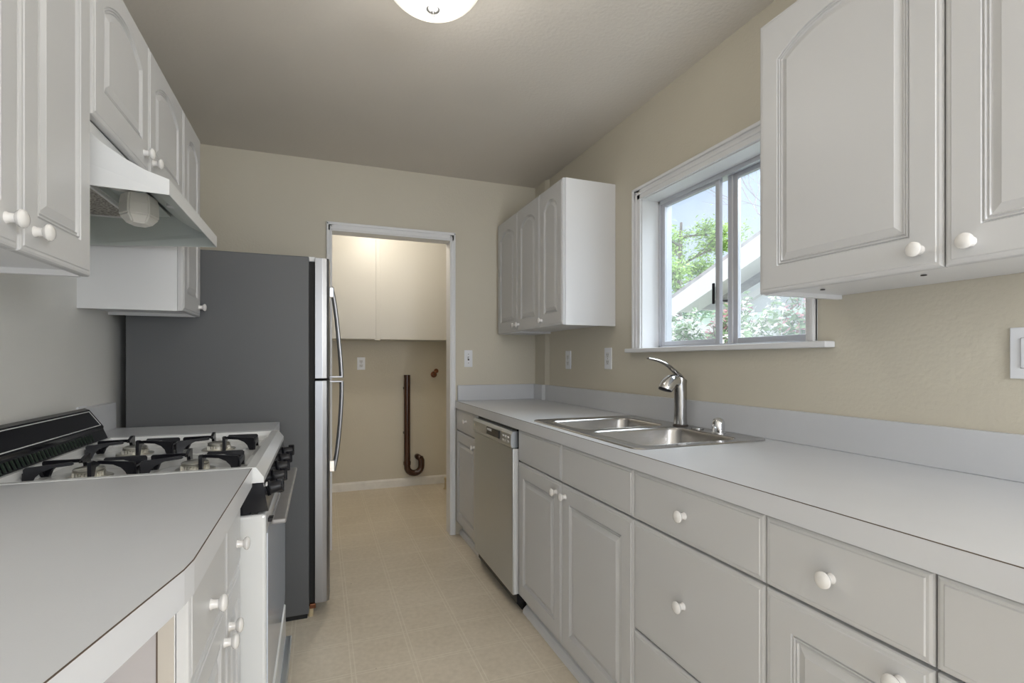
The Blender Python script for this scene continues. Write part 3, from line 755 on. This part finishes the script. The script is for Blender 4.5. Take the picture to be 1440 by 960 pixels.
# ------------------------------------------------------------------ outlets and switches
def plate(face, c, y, z, label, cat, kind, w=.070, h=.116, group=None):
    """face 'R' on the right wall, 'L' left wall, 'B' a wall facing -Y at depth c"""
    ax = {'R': Vector((-1, 0, 0)), 'L': Vector((1, 0, 0)), 'B': Vector((0, -1, 0))}[face]
    loc = Vector((c, y, z)) if face in 'RL' else Vector((y, c, z))
    t = thing({'outlet': 'outlet', 'switch': 'light_switch', 'rocker': 'light_switch'}[kind], loc, label, cat, group)
    def slab(du, dz, hw, hh, d0, d1, bev, mt, nm, par):
        if face in 'RL':
            s = ax.x; m = MB().box(loc.x+s*d0, loc.x+s*d1, loc.y+du-hw, loc.y+du+hw, loc.z+dz-hh, loc.z+dz+hh, bev)
        else: m = MB().box(loc.x+du-hw, loc.x+du+hw, loc.y-d0, loc.y-d1, loc.z+dz-hh, loc.z+dz+hh, bev)
        return m.build(nm, mt, par)
    p = slab(0, 0, w/2, h/2, 0, .006, .002, 'plate', 'cover_plate', t)
    if kind == 'outlet':
        for s in (-1, 1):
            so = slab(0, s*.0195, .0165, .0145, .006, .0075, .003, 'plated', 'socket', p)
            m = None
            for du in (-.0065, .0065): slab(du, s*.0195+.002, .0012, .0045, .0074, .0078, 0, 'dark', 'slot', so)
            slab(0, s*.0195-.008, .0022, .002, .0074, .0078, 0, 'dark', 'slot', so)
        slab(0, 0, .003, .003, .006, .0075, .001, 'finial', 'screw', p)
    elif kind == 'switch':
        so = slab(0, 0, .0055, .0125, .006, .0072, 0, 'gap', 'toggle_slot', p)
        slab(0, .004, .004, .006, .006, .016, .002, 'plate', 'toggle', p)
        for s in (-1, 1): slab(0, s*.030, .003, .003, .006, .0075, .001, 'finial', 'screw', p)
    else:
        slab(0, 0, .0175, .0345, .006, .0064, 0, 'finial', 'rocker_gap', p)
        slab(0, 0, .0165, .0335, .006, .0095, .002, 'plate', 'rocker', p)
        for s in (-1, 1): slab(0, s*.048, .003, .003, .006, .0075, .001, 'finial', 'screw', p)
    return t
plate('B', YB, .958, 1.202, 'white toggle switch on the back wall right of the doorway', 'light switch', 'switch', .058)
plate('R', XR, 2.875, 1.192, 'white outlet on the right wall nearest the corner, under the far wall cabinet', 'outlet', 'outlet', .07, .116, 'wall outlets')
plate('R', XR, 2.40, 1.199, 'white outlet on the right wall between the far wall cabinet and window sill', 'outlet', 'outlet', .07, .118, 'wall outlets')
plate('R', XR, .638, 1.203, 'white rocker switch at the right edge under the large wall cabinet', 'light switch', 'rocker', .074, .116)
plate('B', YL, .354, 1.162, 'white outlet on the laundry wall left of the drain pipe', 'outlet', 'outlet', .07, .115, 'wall outlets')
plate('L', XL, 2.235, .965, 'small outlet on the left wall peeking above the stove backguard', 'outlet', 'outlet', .07, .116, 'wall outlets')

# ------------------------------------------------------------------ laundry plumbing
t = thing('drain_pipe', (.765, YL-.06, .1), 'dark brown J-shaped drain pipe on the laundry wall', 'pipe')
py = YL-.055; r = .067
path = [(.765, py, 1.055), (.765, py, .21)]
for i in range(1, 13):
    a = PI+PI*i/12; path.append((.765+r+r*math.cos(a)*1.0, py, .195+r*math.sin(a)*1.0))
path.append((.765+2*r, py, .245)); path.append((.765+2*r-.012, py, .272))
MB().tube(path, .030, 18).build('pipe_run', 'pipe', t, True)
MB().lathe([(.0325, 0), (.034, .004), (.034, .03), (.0325, .034)], (.765, py, .21), (0, 0, 1), 20).build('coupling', 'pipe', t, True)
MB().tube([(.765+2*r-.008, py, .262), (.765+2*r-.028, py+.02, .275), (.765+2*r-.030, YL-.001, .275)], .027, 16, sub=3).build('wall_elbow', 'pipe', t, True)
for zz in (.50, .92): MB().box(.735, .795, py+.02, YL, zz, zz+.02).build('pipe_strap', 'pipe', t)
t = thing('water_valve', (1.03, YL, 1.072), 'small coppery water valve on the laundry wall right of the pipe', 'valve')
MB().lathe([(.03, 0), (.028, .004), (.012, .006), (.012, .035)], (1.030, YL, 1.055), (0, -1, 0), 20).build('flange', 'brass', t, True)
MB().lathe([(.016, 0), (.018, .006), (.014, .02)], (1.030, YL-.03, 1.055), (0, -1, 0), 10).build('outlet_nut', 'brass', t, True)
MB().lathe([(.012, 0), (.022, .004), (.022, .010), (.010, .014)], (1.045, YL-.035, 1.088), (0, -1, .3), 12).build('hand_wheel', 'brass', t, True)
MB().tube([(1.030, YL-.02, 1.055), (1.045, YL-.03, 1.088)], .008, 10).build('stem', 'brass', t, True)
t = thing('door_stop', (1.10, 4.62, 0), 'small beige door stop on the laundry floor by the doorway', 'door stop')
MB().lathe([(.030, 0), (.032, .004), (.022, .012), (.019, .075), (.024, .085), (.022, .105), (0, .110)], (1.10, 4.60, 0), (0, 0, 1), 18).build('stop_post', 'amber', t, True)

# ------------------------------------------------------------------ ceiling lamp
lx, ly = .335, 1.585
t = thing('ceiling_light', (lx, ly, ZC), 'frosted glass bowl ceiling light with pewter finial', 'ceiling light')
prof = []
for i in range(15):
    a = PI/2*i/14; prof.append((.165*math.sin(a), 2.425-.128*math.cos(a)))
MB().lathe([(p[0], p[1]) for p in prof], (lx, ly, 0), (0, 0, 1), 40).build('glass_bowl', 'bowl', t, True)
MB().lathe([(.10, 0), (.10, .012)], (lx, ly, ZC-.012), (0, 0, 1), 32).build('ceiling_pan', 'enamel', t, True)
fi = MB().lathe([(.021, 2.303), (.022, 2.298), (.018, 2.294), (.007, 2.290), (.004, 2.284), (.006, 2.279), (.005, 2.274), (0, 2.272)], (lx, ly, 0), (0, 0, 1), 24).build('finial', 'finial', t, True)

# ------------------------------------------------------------------ outside
GZ = -.45
struct(MB().box(XR+.3, 40, -12, 40, GZ-.1, GZ).build('ground', 'grass'))
t = thing('neighbour_house', (6, 5, GZ), 'white gabled house next door seen through the window', 'house')
import math as _m
# gable facing the window: eave end at y=ye rising towards smaller y
ex, ye, ze, slope = 5.6, 7.05, 1.94, .361
ridge_y = ye-5.6; ridge_z = ze+slope*5.6
MB().prism([(ridge_y-5.2, GZ), (ye-.45, GZ), (ye-.45, ze+.10), (ridge_y, ridge_z-.12), (ridge_y-5.2, ze)], 'x', 6.1, 12).build('wall', 'siding', t)
def slab_roof(x0, x1, th, dz_, y_a=ye, y_b=ridge_y, z_a=ze, z_b=ridge_z):
    return MB().prism([(y_a, z_a+dz_), (y_b, z_b+dz_), (y_b, z_b+dz_+th), (y_a, z_a+dz_+th)], 'x', x0, x1)
slab_roof(5.62, 12.4, .06, .30, ye+.08).build('roof', 'roof', t)
slab_roof(12.4, 5.62, .06, .30, ye-11.2-.08, ridge_y).build('roof', 'roof', t)
slab_roof(5.58, 5.62, .30, .0).build('rake_board', 'rake', t)
slab_roof(5.62, 6.1, .03, .08).build('soffit', 'rake', t)
slab_roof(6.02, 6.1, .10, -.14, ye-.5).build('frieze_board', 'rake', t)
MB().box(5.6, 12.4, ye-.02, ye+.08, ze+.14, ze+.30).build('gutter', 'rake', t)
w = MB().box(6.06, 6.10, 2.3, 3.5, .9, 2.1).build('window', 'rake', t)
MB().box(6.05, 6.06, 2.36, 3.44, .96, 2.04).build('pane', 'eave', w)
# low green awning / lean-to in front of the wall
t = thing('patio_awning', (5.0, 5.5, GZ), 'pale green lean-to awning in front of the neighbouring house', 'awning')
MB().prism([(4.9, 1.62), (5.5, 1.80), (5.5, 1.84), (4.9, 1.66)], 'y', 4.2, 6.9).build('awning_roof', 'eave', t)
MB().box(4.86, 4.9, 4.2, 6.9, 1.57, 1.68).build('fascia', 'rake', t)
for yy in (4.3, 5.5, 6.8): MB().box(4.92, 5.0, yy-.04, yy+.04, GZ, 1.62).build('post', 'rake', t)
t = thing('board_fence', (4.6, 5, GZ), 'weathered garden fence behind the flowering bushes', 'fence')
MB().box(7.2, 7.24, 7.3, 14, GZ, 1.45).build('fence_panel', 'eave', t)
MB().box(7.16, 7.2, 7.3, 14, 1.40, 1.46).build('top_rail', 'rake', t)

def leaves(n, place, size, rng):
    b = bmesh.new()
    for _ in range(n):
        p = Vector(place(rng)); s = size*rng.uniform(.6, 1.3)
        u = Vector((rng.gauss(0, 1), rng.gauss(0, 1), rng.gauss(0, 1))).normalized(); v = u.orthogonal().normalized()
        w_ = u.cross(v)
        a = [p-u*s, p+v*s*.42+w_*s*.1, p+u*s, p-v*s*.42+w_*s*.1]
        b.faces.new([b.verts.new(q) for q in a])
    return MB()._add(b)
def limb(m, p, d, L, r, depth, rng, tips, spread=.6, up=.15):
    pts = [p]; q = p.copy(); dd = d.copy()
    for i in range(4):
        dd = (dd+Vector((rng.gauss(0, .12), rng.gauss(0, .12), rng.gauss(0, .08)+up*.2))).normalized(); q = q+dd*L/4; pts.append(q.copy())
    m.tube(pts, [r*(1-.12*i) for i in range(5)], 5)
    tips.append((pts[-1], depth)); tips.append((pts[2], depth))
    if depth > 0:
        for k in range(3):
            nd = (dd+Vector((rng.gauss(0, spread), rng.gauss(0, spread), rng.gauss(0, spread*.6)+up))).normalized()
            limb(m, pts[2+(k % 3)], nd, L*.68, r*.55, depth-1, rng, tips, spread, up)
# leafy tree beyond the roof, left of the view
def leafy_tree(x, y, h, seed, label, dens=.62):
    rng = random.Random(seed)
    t = thing('leafy_tree', (x, y, GZ), label, 'tree', 'trees beyond the neighbouring house')
    m = MB(); tips = []
    m.tube([(x, y, GZ), (x+.05, y, GZ+h*.3), (x-.05, y+.05, GZ+h*.6), (x, y, GZ+h)], [.13, .10, .07, .03], 8)
    for k in range(14):
        z = GZ+h*(.35+.62*k/14); a = k*2.4
        limb(m, Vector((x, y, z)), Vector((math.cos(a), math.sin(a), .25)), h*.20*(1.25-.7*k/14), .035, 2, rng, tips, .5, .1)
    m.build('trunk', 'bark', t)
    cl = [p for p, d in tips]; dens = 1.3
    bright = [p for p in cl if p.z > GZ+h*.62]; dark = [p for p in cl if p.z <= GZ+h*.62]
    def pl(src, sp):
        return lambda r_: (lambda c: (c.x+r_.gauss(0, sp), c.y+r_.gauss(0, sp), c.z+r_.gauss(0, sp*.45)))(r_.choice(src))
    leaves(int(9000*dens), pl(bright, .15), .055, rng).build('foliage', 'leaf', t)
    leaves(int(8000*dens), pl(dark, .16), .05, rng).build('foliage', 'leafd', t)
leafy_tree(8.2, 10.0, 5.0, 3, 'tall leafy green tree left of the neighbouring roof')
def bare_tree(x, y, h, seed, label):
    rng = random.Random(seed)
    t = thing('bare_tree', (x, y, GZ), label, 'tree')
    m = MB(); tips = []
    m.tube([(x, y, GZ), (x, y, GZ+h*.5)], [.16, .12], 8)
    for k in range(9):
        a = k*.9
        limb(m, Vector((x, y, GZ+h*(.35+.015*k))), Vector((math.cos(a)*.6, math.sin(a)*.6, 1)).normalized(), h*.30, .05, 4, rng, tips, .42, .25)
    m.build('branches', 'twig', t)
bare_tree(14.0, 10.2, 10.5, 5, 'bare mauve-grey tree behind the neighbouring roof')
# flowering bushes
def bush(x, y, rx, ry, top, seed, label, fl, mt='flower'):
    rng = random.Random(seed)
    t = thing('flowering_bush', (x, y, GZ), label, 'bush', 'flowering bushes outside the window')
    m = MB()
    for k in range(7):
        a = k*.9; m.tube([(x, y, GZ), (x+.3*rx*math.cos(a), y+.3*ry*math.sin(a), GZ+(top-GZ)*.5), (x+.7*rx*math.cos(a), y+.7*ry*math.sin(a), top-.25)], [.025, .018, .008], 6)
    m.build('stems', 'bark', t)
    H_ = (top-GZ)
    def vol(shell):
        def f(r_):
            while True:
                a, b_, c = r_.uniform(-1, 1), r_.uniform(-1, 1), r_.uniform(-1, 1)
                q = a*a+b_*b_+c*c
                if q < 1 and q > shell: break
            bump = 1+.12*math.sin(a*7+seed)+.12*math.sin(b_*9+c*5)
            return (x+a*rx*bump, y+b_*ry*bump, GZ+H_*.5+c*H_*.5*bump)
        return f
    leaves(4200, vol(.35), .045, rng).build('foliage', 'leafb', t)
    leaves(int(fl*1.5), vol(.75), .030, rng).build('blossom', mt, t)
bush(3.50, 4.36, .38, .36, 1.66, 11, 'white flowering bush filling the bottom of the left window pane', 2600)
bush(4.42, 4.50, .32, .32, 1.84, 12, 'taller pinkish bush behind the upright bars of the window', 1500, 'pink')
bush(3.45, 3.25, .34, .40, 1.60, 13, 'white flowering bush filling the bottom of the right window pane', 2800)
bush(4.35, 3.52, .32, .32, 1.74, 15, 'pinkish bush behind the white one in the right window pane', 1500, 'pink')

# ------------------------------------------------------------------ light
K = dict(rear=18, sky=13, kit=3.2, din=64, lau=14, sun=2.4)
w = bpy.data.worlds.new('sky'); bpy.context.scene.world = w; w.use_nodes = True
nt = w.node_tree; N = nt.nodes; L = nt.links; bg = N['Background']
tc = N.new('ShaderNodeTexCoord'); n = N.new('ShaderNodeTexNoise'); n.inputs['Scale'].default_value = 2.5; n.inputs['Detail'].default_value = 6
L.new(tc.outputs['Generated'], n.inputs['Vector'])
r = N.new('ShaderNodeValToRGB'); r.color_ramp.elements[0].position = .42; r.color_ramp.elements[1].position = .68
r.color_ramp.elements[0].color = (.62, .76, .98, 1); r.color_ramp.elements[1].color = (.92, .95, 1.0, 1)
L.new(n.outputs['Fac'], r.inputs['Fac']); L.new(r.outputs[0], bg.inputs[0]); bg.inputs[1].default_value = 1.1

def light(kind, name, loc, energy, col, rot=(0, 0, 0), **k):
    d = bpy.data.lights.new(name, kind); d.energy = energy; d.color = col
    for a, v in k.items(): setattr(d, a, v)
    o = bpy.data.objects.new(name, d); C.objects.link(o); o.location = loc; o.rotation_euler = rot; return o
light('SUN', 'sun', (0, 0, 8), K['sun'], (1, .97, .92), angle=math.radians(1))
bpy.data.objects['sun'].rotation_euler = Vector((-.62, .25, .75)).to_track_quat('Z', 'Y').to_euler()
# area light added in the invented rear opening to brighten the room
light('AREA', 'rear_daylight', ((XL+XR)/2, YR+.02, 1.2), K['rear'], (.97, .985, 1), (math.radians(90), 0, 0), shape='RECTANGLE', size=1.95, size_y=2.1)
# soft bright sky on the window side of the house
SKY = light('SUN', 'sky_glow', (0, 0, 9), K['sky'], (.86, .93, 1), angle=math.radians(70))
SKY.rotation_euler = Vector((.80, -.10, .58)).to_track_quat('Z', 'Y').to_euler()
po = light('AREA', 'window_portal', (XR+.16, (wy0+wy1)/2, (wz0+wz1)/2), 1, (1, 1, 1), (0, math.radians(90), 0), shape='RECTANGLE', size=.70, size_y=.88)
po.data.cycles.is_portal = True
# kitchen ceiling lamp bulb just under its bowl, unseen fill lamp added behind the camera, laundry lamp
light('POINT', 'kitchen_bulb', (lx, ly, 2.22), K['kit'], (1, .975, .93), shadow_soft_size=.09)
light('POINT', 'dining_bulb', (.95, -1.1, 1.55), K['din'], (.93, .962, 1), shadow_soft_size=.22)
light('POINT', 'laundry_bulb', (.45, 3.95, 2.34), K['lau'], (1, .93, .80), shadow_soft_size=.08)

# ------------------------------------------------------------------ camera
cam = bpy.data.cameras.new('camera'); co = bpy.data.objects.new('camera', cam); C.objects.link(co)
co.location = (0, 0, 1.185); co.rotation_euler = (math.radians(90), 0, -math.radians(20.8209))
cam.sensor_width = 36; cam.sensor_fit = 'HORIZONTAL'; cam.lens = 36*710/1440; cam.shift_y = 27.5/1440; cam.clip_start = .02
sc = bpy.context.scene; sc.camera = co
vs = sc.view_settings; vs.view_transform = 'Standard'; vs.look = 'None'; vs.gamma = 1; vs.use_curve_mapping = False; vs.exposure = 0.07
for o in bpy.data.objects:
    if '_o' in o: del o['_o']
